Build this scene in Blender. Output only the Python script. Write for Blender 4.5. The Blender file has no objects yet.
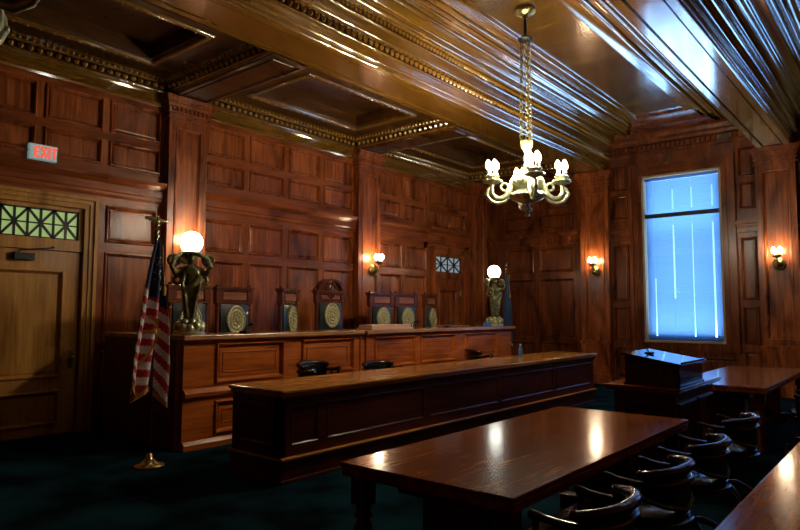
import bpy, bmesh, math, random
from mathutils import Vector, Matrix
random.seed(7)
PI = math.pi
S = bpy.context.scene
COL = S.collection

# ------------------------------------------------------------------ materials
def new_mat(name):
    m = bpy.data.materials.new(name); m.use_nodes = True
    nt = m.node_tree; b = nt.nodes['Principled BSDF']
    return m, nt, b

def wood(name, dark, mid, light, axis='z', rough=.3, coat=.4, scale=1.0, tone=.55, bump=.06, spec=.5, cior=1.5, ramp=(.30, .72)):
    """grain stretched along one axis, with slow board-to-board tone changes"""
    m, nt, b = new_mat(name); N = nt.nodes; L = nt.links
    tc = N.new('ShaderNodeTexCoord'); mp = N.new('ShaderNodeMapping')
    s = [22*scale]*3; s['xyz'.index(axis)] = 1.3*scale
    mp.inputs['Scale'].default_value = s
    L.new(tc.outputs['Object'], mp.inputs['Vector'])
    n1 = N.new('ShaderNodeTexNoise'); n1.inputs['Scale'].default_value = 1.0
    n1.inputs['Detail'].default_value = 7; n1.inputs['Roughness'].default_value = .62; n1.inputs['Distortion'].default_value = .7
    L.new(mp.outputs[0], n1.inputs['Vector'])
    mp2 = N.new('ShaderNodeMapping'); s2 = [2.6*scale]*3; s2['xyz'.index(axis)] = .75*scale
    mp2.inputs['Scale'].default_value = s2; L.new(tc.outputs['Object'], mp2.inputs['Vector'])
    n2 = N.new('ShaderNodeTexNoise'); n2.inputs['Scale'].default_value = 1.0; n2.inputs['Detail'].default_value = 3
    n2.inputs['Distortion'].default_value = 1.2
    L.new(mp2.outputs[0], n2.inputs['Vector'])
    mx = N.new('ShaderNodeMix'); mx.data_type = 'FLOAT'; mx.inputs[0].default_value = tone
    L.new(n1.outputs['Fac'], mx.inputs[2]); L.new(n2.outputs['Fac'], mx.inputs[3])
    cr = N.new('ShaderNodeValToRGB'); e = cr.color_ramp.elements
    e[0].position = ramp[0]; e[0].color = (*dark, 1); e[1].position = ramp[1]; e[1].color = (*light, 1)
    k = e.new(.5); k.color = (*mid, 1)
    L.new(mx.outputs[0], cr.inputs[0]); L.new(cr.outputs[0], b.inputs['Base Color'])
    rr = N.new('ShaderNodeMapRange'); rr.inputs[3].default_value = rough*.8; rr.inputs[4].default_value = rough*1.25
    L.new(n2.outputs['Fac'], rr.inputs[0]); L.new(rr.outputs[0], b.inputs['Roughness'])
    b.inputs['Coat Weight'].default_value = coat; b.inputs['Coat IOR'].default_value = cior; b.inputs['Coat Roughness'].default_value = rough*.6
    b.inputs['Specular IOR Level'].default_value = spec
    bp = N.new('ShaderNodeBump'); bp.inputs['Strength'].default_value = bump; bp.inputs['Distance'].default_value = .004
    L.new(n1.outputs['Fac'], bp.inputs['Height']); L.new(bp.outputs[0], b.inputs['Normal'])
    return m

def plain(name, col, rough=.5, metal=0, noise=0, nscale=30, coat=0, emis=None, estr=0, bump=0):
    m, nt, b = new_mat(name); N = nt.nodes; L = nt.links
    b.inputs['Base Color'].default_value = (*col, 1); b.inputs['Roughness'].default_value = rough
    b.inputs['Metallic'].default_value = metal; b.inputs['Coat Weight'].default_value = coat
    if noise or bump:
        tc = N.new('ShaderNodeTexCoord'); n = N.new('ShaderNodeTexNoise'); n.inputs['Scale'].default_value = nscale
        n.inputs['Detail'].default_value = 4
        L.new(tc.outputs['Object'], n.inputs['Vector'])
        if noise:
            cr = N.new('ShaderNodeValToRGB'); e = cr.color_ramp.elements
            e[0].position = .35; e[1].position = .68
            e[0].color = (*[c*(1-noise) for c in col], 1); e[1].color = (*[min(1, c*(1+noise)) for c in col], 1)
            L.new(n.outputs['Fac'], cr.inputs[0]); L.new(cr.outputs[0], b.inputs['Base Color'])
        if bump:
            bp = N.new('ShaderNodeBump'); bp.inputs['Strength'].default_value = bump; bp.inputs['Distance'].default_value = .01
            L.new(n.outputs['Fac'], bp.inputs['Height']); L.new(bp.outputs[0], b.inputs['Normal'])
    if emis:
        b.inputs['Emission Color'].default_value = (*emis, 1); b.inputs['Emission Strength'].default_value = estr
    return m

def glass_mat(name, tint=(.9, .95, 1), refl=.08):
    m = bpy.data.materials.new(name); m.use_nodes = True; nt = m.node_tree; nt.nodes.clear()
    o = nt.nodes.new('ShaderNodeOutputMaterial'); mx = nt.nodes.new('ShaderNodeMixShader')
    t = nt.nodes.new('ShaderNodeBsdfTransparent'); t.inputs[0].default_value = (*tint, 1)
    g = nt.nodes.new('ShaderNodeBsdfGlossy'); g.inputs['Roughness'].default_value = .03
    mx.inputs[0].default_value = refl
    nt.links.new(t.outputs[0], mx.inputs[1]); nt.links.new(g.outputs[0], mx.inputs[2]); nt.links.new(mx.outputs[0], o.inputs[0])
    return m

def slat_mat(name):
    m = bpy.data.materials.new(name); m.use_nodes = True; nt = m.node_tree; nt.nodes.clear()
    o = nt.nodes.new('ShaderNodeOutputMaterial'); mx = nt.nodes.new('ShaderNodeMixShader')
    t = nt.nodes.new('ShaderNodeBsdfTranslucent'); t.inputs[0].default_value = (.25, .39, .56, 1)
    d = nt.nodes.new('ShaderNodeBsdfPrincipled'); d.inputs['Base Color'].default_value = (.10, .20, .42, 1); d.inputs['Roughness'].default_value = .4
    mx.inputs[0].default_value = .45
    nt.links.new(t.outputs[0], mx.inputs[1]); nt.links.new(d.outputs[0], mx.inputs[2]); nt.links.new(mx.outputs[0], o.inputs[0])
    return m

M = {}
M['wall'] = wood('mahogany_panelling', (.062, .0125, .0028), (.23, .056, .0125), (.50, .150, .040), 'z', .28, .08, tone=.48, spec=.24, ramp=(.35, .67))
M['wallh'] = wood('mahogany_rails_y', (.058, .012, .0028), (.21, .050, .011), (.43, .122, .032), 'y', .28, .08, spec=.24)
M['wallback'] = wood('shade_toned_mahogany', (.032, .006, .0015), (.125, .030, .0065), (.29, .082, .020), 'z', .28, .08, tone=.48, spec=.22, ramp=(.35, .67))  # panelling mahogany darkened: the back wall's dimness is put into the colour
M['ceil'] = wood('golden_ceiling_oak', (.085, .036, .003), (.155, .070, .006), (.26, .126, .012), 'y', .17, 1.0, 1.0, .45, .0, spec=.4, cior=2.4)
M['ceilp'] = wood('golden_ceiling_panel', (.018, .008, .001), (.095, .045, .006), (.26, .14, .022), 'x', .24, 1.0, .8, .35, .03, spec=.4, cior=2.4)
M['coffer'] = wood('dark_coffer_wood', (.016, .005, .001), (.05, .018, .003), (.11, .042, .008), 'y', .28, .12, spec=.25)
M['door'] = wood('honey_oak_door', (.16, .066, .010), (.42, .19, .034), (.64, .33, .08), 'z', .36, .1, .9, spec=.22)
M['bench'] = wood('cherry_bench_panels', (.12, .022, .003), (.42, .100, .013), (.70, .21, .032), 'y', .32, .15, spec=.22)
M['benchtop'] = wood('polished_bench_top', (.20, .085, .03), (.38, .18, .07), (.55, .30, .13), 'y', .24, .4, spec=.3)
M['bar'] = wood('dark_counter_wood', (.030, .006, .0015), (.10, .021, .0045), (.20, .048, .010), 'y', .34, .12, spec=.2)
M['bartop'] = wood('polished_counter_top', (.36, .13, .018), (.54, .22, .036), (.70, .31, .06), 'y', .20, .10, spec=.22)
M['table'] = wood('polished_mahogany_table', (.05, .009, .0015), (.26, .064, .008), (.58, .18, .026), 'y', .17, .28, 1.3, .3, .0, spec=.26, ramp=(.24, .80))
M['tableside'] = wood('table_edge_wood', (.03, .007, .002), (.10, .024, .006), (.18, .048, .012), 'y', .28, .2, spec=.25)
M['chairwood'] = wood('dark_chair_wood', (.010, .003, .0015), (.028, .008, .003), (.05, .015, .005), 'z', .2, .5, spec=.35)
M['jchair'] = wood('carved_chair_wood', (.035, .008, .003), (.115, .028, .008), (.24, .066, .019), 'z', .26, .3, spec=.35)
M['eggs'] = wood('gilded_egg_moulding', (.24, .12, .018), (.38, .20, .035), (.5, .29, .06), 'y', .24, .6, spec=.5, cior=2.0, bump=0)
M['frieze'] = wood('rosy_frieze_wood', (.12, .035, .014), (.30, .10, .045), (.48, .18, .085), 'y', .3, .2, spec=.3)
M['lacquer'] = plain('dark_lacquer', (.012, .006, .004), .12, coat=1)
M['leather'] = plain('dark_green_leather', (.012, .028, .028), .28, 0, .3, 14, .3, bump=.15)
M['black_leather'] = plain('black_leather', (.010, .012, .015), .25, 0, .2, 20, .4, bump=.1)
M['seal'] = plain('gilded_seal', (.46, .42, .20), .45, .35, .45, 34, bump=.5)
M['bronze'] = plain('dark_bronze', (.20, .19, .085), .27, .5, .55, 22, bump=.2)
M['gilt'] = plain('pale_gilt_bronze', (.56, .58, .36), .34, .8, .25, 18)
M['brass'] = plain('aged_brass', (.35, .30, .12), .30, .9, .35, 25)
M['brightbrass'] = plain('bright_brass', (.70, .55, .25), .2, .95)
M['black'] = plain('black_metal', (.008, .008, .009), .4, .4)
M['carpet'] = plain('dark_teal_carpet', (.0032, .020, .028), 1.0, 0, .85, 1.7, bump=.0)
M['carpet'].node_tree.nodes['Principled BSDF'].inputs['Specular IOR Level'].default_value = .03
M['white'] = plain('white_plastic', (.7, .75, .75), .5)
M['plaster'] = plain('outer_plaster', (.05, .03, .02), .9)
M['globe'] = plain('lit_globe_glass', (.9, .9, .85), .4, emis=(1.0, .98, .86), estr=12)
M['bulb'] = plain('lit_bulb', (.9, .95, 1), .4, emis=(1.0, .86, .62), estr=500)
M['sbulb'] = plain('lit_sconce_bulb', (1, .9, .8), .4, emis=(1.0, .78, .50), estr=95)
M['offbulb'] = plain('unlit_bulb', (.55, .6, .6), .1, coat=.5)
M['exitface'] = plain('exit_sign_face', (.5, .62, .62), .5, emis=(.5, .8, .8), estr=.22)
M['exitred'] = plain('exit_sign_red', (.7, .08, .05), .5, emis=(1, .13, .08), estr=.75)
M['transom1'] = plain('green_lit_glass', (.3, .4, .2), .3, 0, emis=(.46, .64, .22), estr=.5)
M['transom2'] = plain('pale_lit_glass', (.3, .35, .38), .3, 0, emis=(.45, .55, .62), estr=.35)
M['glass'] = glass_mat('window_glass')
M['slat'] = slat_mat('blue_white_slats')
M['paint'] = plain('pale_window_jamb', (.42, .33, .22), .45)
M['red'] = plain('flag_red', (.38, .012, .018), .75, 0, .15, 60)
M['flagwhite'] = plain('flag_white', (.62, .60, .58), .75, 0, .1, 60)
M['blue'] = plain('flag_blue', (.012, .022, .075), .75, 0, .2, 60)
M['blue2'] = plain('state_flag_blue', (.007, .035, .10), .6, 0, .2, 40)
M['fringe'] = plain('gold_fringe', (.62, .34, .05), .6, .2, .4, 90, bump=.5)
M['bluebottle'] = plain('blue_plastic', (.04, .22, .45), .15, 0, coat=.5)
M['paper'] = plain('pale_wood_board', (.62, .38, .26), .4)

# ------------------------------------------------------------------ mesh builder
class MB:
    def __init__(s): s.bm = bmesh.new()
    def face(s, pts, mat=0):
        try:
            f = s.bm.faces.new([s.bm.verts.new(p) for p in pts]); f.material_index = mat; return f
        except ValueError: return None
    def box(s, x0, x1, y0, y1, z0, z1, mat=0, T=None):
        c = [(x, y, z) for x in (x0, x1) for y in (y0, y1) for z in (z0, z1)]
        if T: c = [T(*p) for p in c]
        v = [s.bm.verts.new(p) for p in c]
        for q in ((0,1,3,2),(4,6,7,5),(0,4,5,1),(2,3,7,6),(0,2,6,4),(1,5,7,3)):
            f = s.bm.faces.new([v[i] for i in q]); f.material_index = mat
    def loft(s, loops, close=True, cap0=False, cap1=False, mat=0, mats=None):
        V = [[s.bm.verts.new(p) for p in lp] for lp in loops]; n = len(V[0])
        for k in range(len(V)-1):
            for i in range(n if close else n-1):
                j = (i+1) % n
                f = s.bm.faces.new([V[k][i], V[k][j], V[k+1][j], V[k+1][i]])
                f.material_index = mats[k] if mats else mat
        if cap0: s.bm.faces.new(V[0][::-1]).material_index = mat
        if cap1: s.bm.faces.new(V[-1]).material_index = mats[-1] if mats else mat
    def lathe(s, prof, c=(0, 0, 0), seg=16, mat=0, sx=1, sy=1):
        loops = [[(c[0]+r*math.cos(2*PI*i/seg)*sx, c[1]+r*math.sin(2*PI*i/seg)*sy, c[2]+z) for i in range(seg)] for r, z in prof]
        s.loft(loops, True, prof[0][0] > 1e-4, prof[-1][0] > 1e-4, mat)
    def sphere(s, c, r, seg=14, rings=8, mat=0, sc=(1, 1, 1)):
        prof = [(max(1e-5, r*math.sin(PI*k/rings)), -r*math.cos(PI*k/rings)) for k in range(rings+1)]
        loops = [[(c[0]+q*math.cos(2*PI*i/seg)*sc[0], c[1]+q*math.sin(2*PI*i/seg)*sc[1], c[2]+z*sc[2]) for i in range(seg)] for q, z in prof]
        s.loft(loops, mat=mat)
    def tube(s, path, r, seg=8, mat=0, closed=False, flat=1.0):
        P = [Vector(p) for p in path]; n = len(P)
        rs = r if isinstance(r, (list, tuple)) else [r]*n
        loops = []; up = Vector((0, 0, 1)); prev = None
        for i in range(n):
            if closed: t = P[(i+1) % n]-P[i-1]
            else: t = P[min(i+1, n-1)]-P[max(i-1, 0)]
            t.normalize()
            a = (prev if prev else (up if abs(t.z) < .9 else Vector((1, 0, 0))))
            b = t.cross(a)
            if b.length < 1e-4: b = t.cross(Vector((0, 1, 0)))
            b.normalize(); a = b.cross(t).normalized(); prev = a
            loops.append([P[i]+a*(rs[i]*math.cos(2*PI*k/seg))+b*(rs[i]*flat*math.sin(2*PI*k/seg)) for k in range(seg)])
        if closed: loops.append(loops[0]); s.loft(loops, mat=mat)
        else: s.loft(loops, True, True, True, mat)
    def torus(s, c, R, r, axis='z', seg=14, tseg=6, mat=0, sy=1.0):
        pts = []
        for i in range(seg):
            a = 2*PI*i/seg; u, v = R*math.cos(a), R*sy*math.sin(a)
            pts.append({'z': (c[0]+u, c[1]+v, c[2]), 'x': (c[0], c[1]+u, c[2]+v), 'y': (c[0]+u, c[1], c[2]+v)}[axis])
        s.tube(pts, r, tseg, mat, True)
    def prism(s, poly, y0, y1, mat=0, T=None):
        """polygon in (a,b) pushed along c: T(a,c,b)->world"""
        T = T or (lambda a, c, b: (a, c, b))
        s.loft([[T(a, y0, b) for a, b in poly], [T(a, y1, b) for a, b in poly]], True, True, True, mat)
    def build(s, name, mats, parent=None, smooth=False, bevel=0, loc=None, rot=None, merge=False):
        if merge: bmesh.ops.remove_doubles(s.bm, verts=s.bm.verts, dist=1e-5)
        bmesh.ops.recalc_face_normals(s.bm, faces=s.bm.faces)
        me = bpy.data.meshes.new(name); s.bm.to_mesh(me); s.bm.free()
        for m in (mats if isinstance(mats, (list, tuple)) else [mats]): me.materials.append(m)
        if smooth:
            for p in me.polygons: p.use_smooth = True
            try: me.set_sharp_from_angle(angle=math.radians(50))
            except Exception: pass
        o = bpy.data.objects.new(name, me); COL.objects.link(o)
        if parent: o.parent = parent
        if loc: o.location = loc
        if rot: o.rotation_euler = rot
        if bevel:
            b = o.modifiers.new('bevel', 'BEVEL'); b.width = bevel; b.segments = 2; b.limit_method = 'ANGLE'
        return o

def tag(o, label, cat, group=None):
    o['label'] = label; o['category'] = cat
    if group: o['group'] = group
    return o
def thing(name, label, cat, loc=(0, 0, 0), rz=0, group=None):
    o = bpy.data.objects.new(name, None); COL.objects.link(o); o.location = loc; o.rotation_euler = (0, 0, rz)
    o.empty_display_size = .1
    return tag(o, label, cat, group)
def struct(o): o['kind'] = 'structure'; return o
def dup(root, loc, rz, label, group=None):
    def cp(o, par):
        c = o.copy(); COL.objects.link(c)
        if par: c.parent = par
        for ch in list(o.children): cp(ch, c)
        return c
    r = cp(root, None); r.location = loc; r.rotation_euler = (0, 0, rz); r['label'] = label
    if group: r['group'] = group
    return r

# ------------------------------------------------------------------ the room
XL, YB, XR, YF = -8.8, 14.3, 2.9, -3.2
ZP = 5.70                                   # flat ceiling panels
FL = lambda u, v, d: (XL+d, u, v)           # left wall: u = y
FB = lambda u, v, d: (u, YB-d, v)           # back wall: u = x
FR = lambda u, v, d: (XR-d, u, v)
FF = lambda u, v, d: (u, YF+d, v)
def wbox(mb, F, u0, u1, v0, v1, d0, d1, mat=0):
    mb.box(u0, u1, v0, v1, d0, d1, mat, T=F)
PROF = [(0, 0), (.004, .016), (.012, .027), (.022, .028), (.032, .018), (.038, .0), (.044, -.018), (.056, -.034), (.066, -.034), (.072, -.024), (.080, -.022)]
PROF3 = [(0, 0), (.006, .004), (.016, .004), (.026, -.006), (.036, -.009)]
PROF2 = PROF + [(.115, -.022), (.120, -.012), (.130, -.012), (.136, -.022)]
def panel(mb, F, u0, u1, v0, v1, prof=PROF, mat=0, fmat=None, base=0):
    w = min(u1-u0, v1-v0)*.5-.01; lp = []
    for a, d in prof:
        a = min(a, w); lp.append([F(u0+a, v0+a, d+base), F(u1-a, v0+a, d+base), F(u1-a, v1-a, d+base), F(u0+a, v1-a, d+base)])
    mb.loft(lp, True, False, True, mat)
def grid(mb, F, U0, U1, V0, V1, cols, rows, depth=.04, mat=0, rmat=0, pf=None):
    """stiles and rails round recessed moulded panels"""
    v = V0
    for a, b in rows + [(V1, V1)]:
        if a-v > 1e-4: wbox(mb, F, U0, U1, v, a, -depth, 0, rmat)
        if b > a:
            u = U0
            for p, q in cols + [(U1, U1)]:
                if p-u > 1e-4: wbox(mb, F, u, p, a, b, -depth, 0, mat)
                if q > p: panel(mb, F, p, q, a, b, pf or PROF, mat=mat)
                u = q
        v = b
def ncols(U0, U1, n, gap=.095, m=.06):
    w = (U1-U0-2*m-(n-1)*gap)/n
    return [(U0+m+i*(w+gap), U0+m+i*(w+gap)+w) for i in range(n)]
def mould(mb, F, u0, u1, prof, mat=0):
    """prof (v,d) closed polygon run along u"""
    mb.loft([[F(u0, v, d) for v, d in prof], [F(u1, v, d) for v, d in prof]], True, True, True, mat)
BELT = [(3.22, 0), (3.22, .03), (3.25, .045), (3.28, .045), (3.30, .06), (3.40, .06), (3.43, .09), (3.46, .12), (3.50, .135), (3.52, .135), (3.52, 0)]
ROWS_UP = [(3.66, 4.03), (4.14, 4.62)]
PIL = [1.18, 5.35, 9.52, 13.69]; HW = .33

# left wall ---------------------------------------------------------
mb = MB()
for a_, b_, z_ in ((YF, 2.51, 0), (2.51, 3.87, 3.0), (3.87, 11.95, 0), (11.95, 13.14, 3.0), (13.14, YB+.25, 0)):
    mb.box(XL-.25, XL-.04, a_, b_, z_, 6.1, 0)
for a_, b_ in ((2.3, 4.1), (11.8, 13.3)): mb.box(XL-.34, XL-.26, a_, b_, -.05, 3.2, 0)
def bay_upper(U0, U1, n, F, z1=4.70):
    grid(mb, F, U0, U1, 3.52, z1, ncols(U0, U1, n), ROWS_UP, mat=0, rmat=1)
LOWROWS = [(.28, 1.05), (1.17, 2.44), (2.57, 3.10)]
for U0, U1 in ((YF, PIL[0]-HW), (PIL[1]+HW, PIL[2]-HW)):
    bay_upper(U0, U1, 4, FL)
    grid(mb, FL, U0, U1, 0, 3.22, ncols(U0, U1, 4), LOWROWS, mat=0, rmat=1)
    mould(mb, FL, U0, U1, BELT, 1)
U0, U1 = PIL[0]+HW, PIL[1]-HW
bay_upper(U0, U1, 4, FL)
D1 = (2.35, 4.03)
grid(mb, FL, U0, D1[0], 0, 3.22, [(U0+.1, D1[0]-.1)], LOWROWS, mat=0, rmat=1)
grid(mb, FL, D1[1], U1, 0, 3.22, [(4.17, 4.93)], LOWROWS, mat=0, rmat=1)
mould(mb, FL, U0, 4.12, [(a, d*1.35) for a, d in BELT], 1); mould(mb, FL, 4.12, U1, BELT, 1)
wbox(mb, FL, D1[0], D1[1], 3.16, 3.22, -.04, 0, 1)
U0, U1 = PIL[2]+HW, PIL[3]-HW
bay_upper(U0, U1, 4, FL)
D2 = (11.79, 13.30)
grid(mb, FL, U0, D2[0], 0, 3.22, [(9.93, 10.72), (10.85, 11.62)], LOWROWS, mat=0, rmat=1)
grid(mb, FL, D2[1], U1, 0, 3.22, [], [], mat=0, rmat=1)
mould(mb, FL, U0, 11.55, BELT, 1)
mould(mb, FL, 11.55, U1, [(a+(.06 if a > 3.3 else 0), d*1.5) for a, d in BELT], 1)
wbox(mb, FL, D2[0], D2[1], 3.16, 3.22, -.04, 0, 1)
for u in (11.60, 13.30):                                   # consoles under the door cornice
    for k in range(3): wbox(mb, FL, u-.05, u+.05, 3.02+.06*k, 3.22, 0, .05+.03*k, 0)
wbox(mb, FL, PIL[3]+HW, YB, 0, 4.9, -.04, 0, 0)
# frieze and cornice lower member along the wall head
for U0, U1 in ((YF, PIL[0]-HW), (PIL[0]+HW, PIL[1]-HW), (PIL[1]+HW, PIL[2]-HW), (PIL[2]+HW, PIL[3]-HW), (PIL[3]+HW, YB)):
    mould(mb, FL, U0, U1, [(4.70, 0), (4.70, .03), (4.73, .05), (4.74, .035), (4.86, .035), (4.88, .06), (4.92, .06), (4.92, 0)], 2)
struct(mb.build('wall_left', [M['wall'], M['wallh'], M['ceil']]))

def pilaster(mb, F, c, hw, ztop, cap=True):
    d = .15
    wbox(mb, F, c-hw, c+hw, 0, .9, -.03, d+.05); wbox(mb, F, c-hw-.03, c+hw+.03, 0, .22, -.03, d+.08)
    wbox(mb, F, c-hw-.02, c+hw+.02, .9, .97, -.03, d+.07)
    # shaft: frame of stiles round a sunk panel
    z0, z1 = .97, ztop-.34
    wbox(mb, F, c-hw, c+hw, z0, z1, -.03, d-.03)
    a = .10
    for q in ((c-hw, c-hw+a), (c+hw-a, c+hw)): wbox(mb, F, q[0], q[1], z0, z1, d-.03, d)
    for q in ((z0, z0+.12), (z1-.12, z1)): wbox(mb, F, c-hw+a, c+hw-a, q[0], q[1], d-.03, d)
    panel(mb, F, c-hw+a, c+hw-a, z0+.12, z1-.12, [(0, d), (.012, d+.012), (.03, d+.01), (.045, d-.02), (.06, d-.028)])
    # capital
    z = z1
    for h, o in ((.03, .035), (.05, .012), (.025, .045), (.075, .03), (.05, .055), (.04, .08), (.07, .095)):
        wbox(mb, F, c-hw-o, c+hw+o, z, z+h, -.03, d+o); z += h
    n = 9; zz = z1+.115
    for i in range(n):
        u = c-hw+(i+.5)*2*hw/n; wbox(mb, F, u-.018, u+.018, zz, zz+.06, d+.03, d+.055)
T = 0
for c in PIL:
    T += 1; mb = MB(); pilaster(mb, FL, c, HW, 4.88); struct(mb.build('trim_%d' % T, M['wall']))

# back wall ---------------------------------------------------------
BAYC = [-3.97, -.27]                         # centres of the tall bays
BEAM = [-5.82, -2.12, 1.58]                  # centres of the long beams
WIN = (-4.76, -3.12, .97, 4.65)
WIN_ADDED = (-1.08, .56, .97, 4.65)  # unseen window, added to give the ceiling its blue reflections
mb = MB()
def back_plain(x0, x1):
    mb.box(x0, x1, YB+.04, YB+.25, 0, 6.1, 0)
def back_open(x0, x1, w):
    mb.box(x0, w[0], YB+.04, YB+.40, 0, 6.1, 0); mb.box(w[1], x1, YB+.04, YB+.40, 0, 6.1, 0)
    mb.box(w[0], w[1], YB+.04, YB+.40, 0, w[2], 0); mb.box(w[0], w[1], YB+.04, YB+.40, w[3], 6.1, 0)
back_plain(XL-.25, BEAM[0]); back_open(BEAM[0], BEAM[1], WIN); back_open(BEAM[1], BEAM[2], WIN_ADDED); back_plain(BEAM[2], XR+.25)
U0, U1 = XL, BEAM[0]-.39
bc = [(-8.27, -7.55), (-7.43, -6.42)]
bc = [(-8.25, -7.45), (-7.30, -6.40)]
grid(mb, FB, U0, U1, 3.52, 4.75, bc, ROWS_UP, mat=0, rmat=1)
grid(mb, FB, U0, U1, 0, 3.30, bc, [(.28, .9), (1.02, 2.44), (2.60, 3.20)], mat=0, rmat=1)
mould(mb, FB, U0, U1, [(a+.04, d) for a, d in BELT], 1)
wbox(mb, FB, U0, U1, 3.30, 3.52, -.04, 0, 1)
wbox(mb, FB, U0, U1, 4.75, 5.0, -.04, .02, 0)
def window_bay(c, w):
    L0, R0 = c-1.52, c+1.52                   # between the pilasters
    a0, a1 = w[0]-.26, w[1]+.26
    for s0, s1 in ((L0, a0), (a1, R0)):
        pc = [(s0+.05, s1-.05)]
        grid(mb, FB, s0, s1, 0, 3.24, pc, [(.2, .85), (.97, 1.75), (1.86, 3.14)], mat=0, rmat=0)
        grid(mb, FB, s0, s1, 3.52, 5.12, pc, [(3.72, 4.27), (4.38, 5.0)], mat=0, rmat=0)
        for h, z, o in ((.06, 3.24, .05), (.05, 3.30, .02), (.06, 3.35, .06), (.06, 3.41, .1), (.05, 3.47, .06)):
            wbox(mb, FB, s0, s1, z, z+h, -.04, o)
    # moulded casing
    for q0, q1, d in ((.0, .07, .05), (.07, .10, .075), (.10, .19, .055), (.19, .26, .09)):
        wbox(mb, FB, w[0]-q1, w[0]-q0, w[2]-.16, w[3]+q1, -.04, d); wbox(mb, FB, w[1]+q0, w[1]+q1, w[2]-.16, w[3]+q1, -.04, d)
        wbox(mb, FB, w[0]-q0, w[1]+q0, w[3]+q0, w[3]+q1, -.04, d)
    wbox(mb, FB, a0, a1, w[3]+.26, 5.12, -.04, .02)
    grid(mb, FB, a0, a1, 0, w[2]-.16, ncols(a0, a1, 2), [(.15, w[2]-.28)], mat=0, rmat=0)
    wbox(mb, FB, w[0], w[1], w[2]-.16, w[2], -.04, .03)
    # cornice over the bay with dentils
    mould(mb, FB, L0-.3, R0+.3, [(5.12, 0), (5.12, .03), (5.16, .05), (5.2, .05), (5.22, .035), (5.34, .035), (5.36, .12), (5.42, .13), (5.46, .17), (5.54, .20), (5.60, .24), (5.64, .24), (5.64, 0)], 0)
    n = 30
    for i in range(n):
        u = L0+(i+.5)*(R0-L0)/n; wbox(mb, FB, u-.024, u+.024, 5.24, 5.33, .03, .085)
window_bay(BAYC[0], WIN); window_bay(BAYC[1], WIN_ADDED)
grid(mb, FB, BEAM[2]+.3, XR, 0, 4.9, [(BEAM[2]+.45, XR-.1)], LOWROWS+ROWS_UP, mat=0, rmat=0)
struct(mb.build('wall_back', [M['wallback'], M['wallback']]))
for c in BEAM:
    T += 1; mb = MB(); pilaster(mb, FB, c, .34, 4.88); struct(mb.build('trim_%d' % T, M['wall']))

# right wall and the wall behind the camera --------------------------
mb = MB()
RW = []
us = YF
for a, b in RW:
    mb.box(us, a, 0, 6.1, -.3, -.04, 0, T=FR); mb.box(a, b, 0, 1.1, -.3, -.04, 0, T=FR); mb.box(a, b, 4.5, 6.1, -.3, -.04, 0, T=FR)
    grid(mb, FR, us, a, 0, 4.9, ncols(us, a, 2), LOWROWS+ROWS_UP, mat=0, rmat=0)
    grid(mb, FR, a, b, 0, 1.1, ncols(a, b, 2), [(.2, .9)], mat=0, rmat=0); wbox(mb, FR, a, b, 4.5, 4.9, -.04, 0)
    us = b
mb.box(us, YB+.25, 0, 6.1, -.3, -.04, 0, T=FR)
grid(mb, FR, us, YB, 0, 4.9, ncols(us, YB, 18), LOWROWS+ROWS_UP, mat=0, rmat=0)
wbox(mb, FR, YF, YB, 4.9, 5.6, -.04, .04)
struct(mb.build('wall_right', M['wall']))
mb = MB()
mb.box(XL-.25, XR+.25, 0, 6.1, -.25, -.04, 0, T=FF)
grid(mb, FF, XL, XR, 0, 4.9, ncols(XL, XR, 12), LOWROWS+ROWS_UP, mat=0, rmat=0)
struct(mb.build('wall_front', M['wall']))
mb = MB(); mb.box(XL-.25, XR+.3, YF-.25, YB+.4, -.12, 0); struct(mb.build('floor', M['carpet']))
mb = MB()
for a, b in ((YF, D1[0]), (D1[1], D2[0]), (D2[1], YB)):
    mould(mb, FL, a, b, [(0, 0), (0, .03), (.12, .03), (.15, .012), (.17, .012), (.17, 0)])
struct(mb.build('baseboard_left', M['bar']))
mb = MB(); mould(mb, FB, XL+.03, XR, [(0, 0), (0, .03), (.12, .03), (.15, .012), (.17, .012), (.17, 0)]); struct(mb.build('baseboard_back', M['bar']))

# ceiling -----------------------------------------------------------
Ctr = BAYC[0]
def arc(p, q, h, n=7):
    (x0, z0), (x1, z1) = p, q; L = math.hypot(x1-x0, z1-z0); nx, nz = (z1-z0)/L, -(x1-x0)/L
    return [(x0+(x1-x0)*t+nx*h*4*t*(1-t), z0+(z1-z0)*t+nz*h*4*t*(1-t)) for t in [i/n for i in range(n+1)]]
HALF = (arc((-5.545, 4.875), (-5.52, 4.93), .012) + [(-5.50, 4.935)] + arc((-5.50, 4.94), (-5.485, 4.985), .008) + [(-5.48, 5.075)] + arc((-5.465, 5.08), (-5.455, 5.10), .006)
        + [(-5.48, 5.105), (-5.48, 5.205), (-5.43, 5.21)] + arc((-5.42, 5.215), (-5.40, 5.245), .008) + [(-5.40, 5.37)] + arc((-5.385, 5.375), (-5.37, 5.395), .006)
        + [(-5.385, 5.40), (-5.385, 5.48), (-5.33, 5.485)] + arc((-5.32, 5.49), (-5.27, 5.535), .012) + [(-5.27, 5.56)] + arc((-5.26, 5.565), (-5.235, 5.60), -.006) + [(-5.09, 5.60), (-5.09, 5.68), (-5.055, 5.68)]
        + arc((-5.05, 5.585), (-4.985, 5.585), .024) + [(-4.98, 5.64), (-4.955, 5.64)] + arc((-4.95, 5.59), (-4.90, 5.595), .016) + arc((-4.885, 5.60), (-4.83, 5.63), -.010) + [(-4.79, 5.63), (-4.79, 5.69), (-4.755, 5.69)]
        + arc((-4.75, 5.62), (-4.68, 5.625), .020) + [(-4.675, 5.68), (-4.655, 5.68), (-4.655, 5.65), (-4.50, 5.65)] + arc((-4.49, 5.645), (-4.45, 5.66), .012) + [(-4.445, 5.68), (-4.43, ZP)])
def mirror(pts, c): return [(2*c-x, z) for x, z in reversed(pts)]
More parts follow.
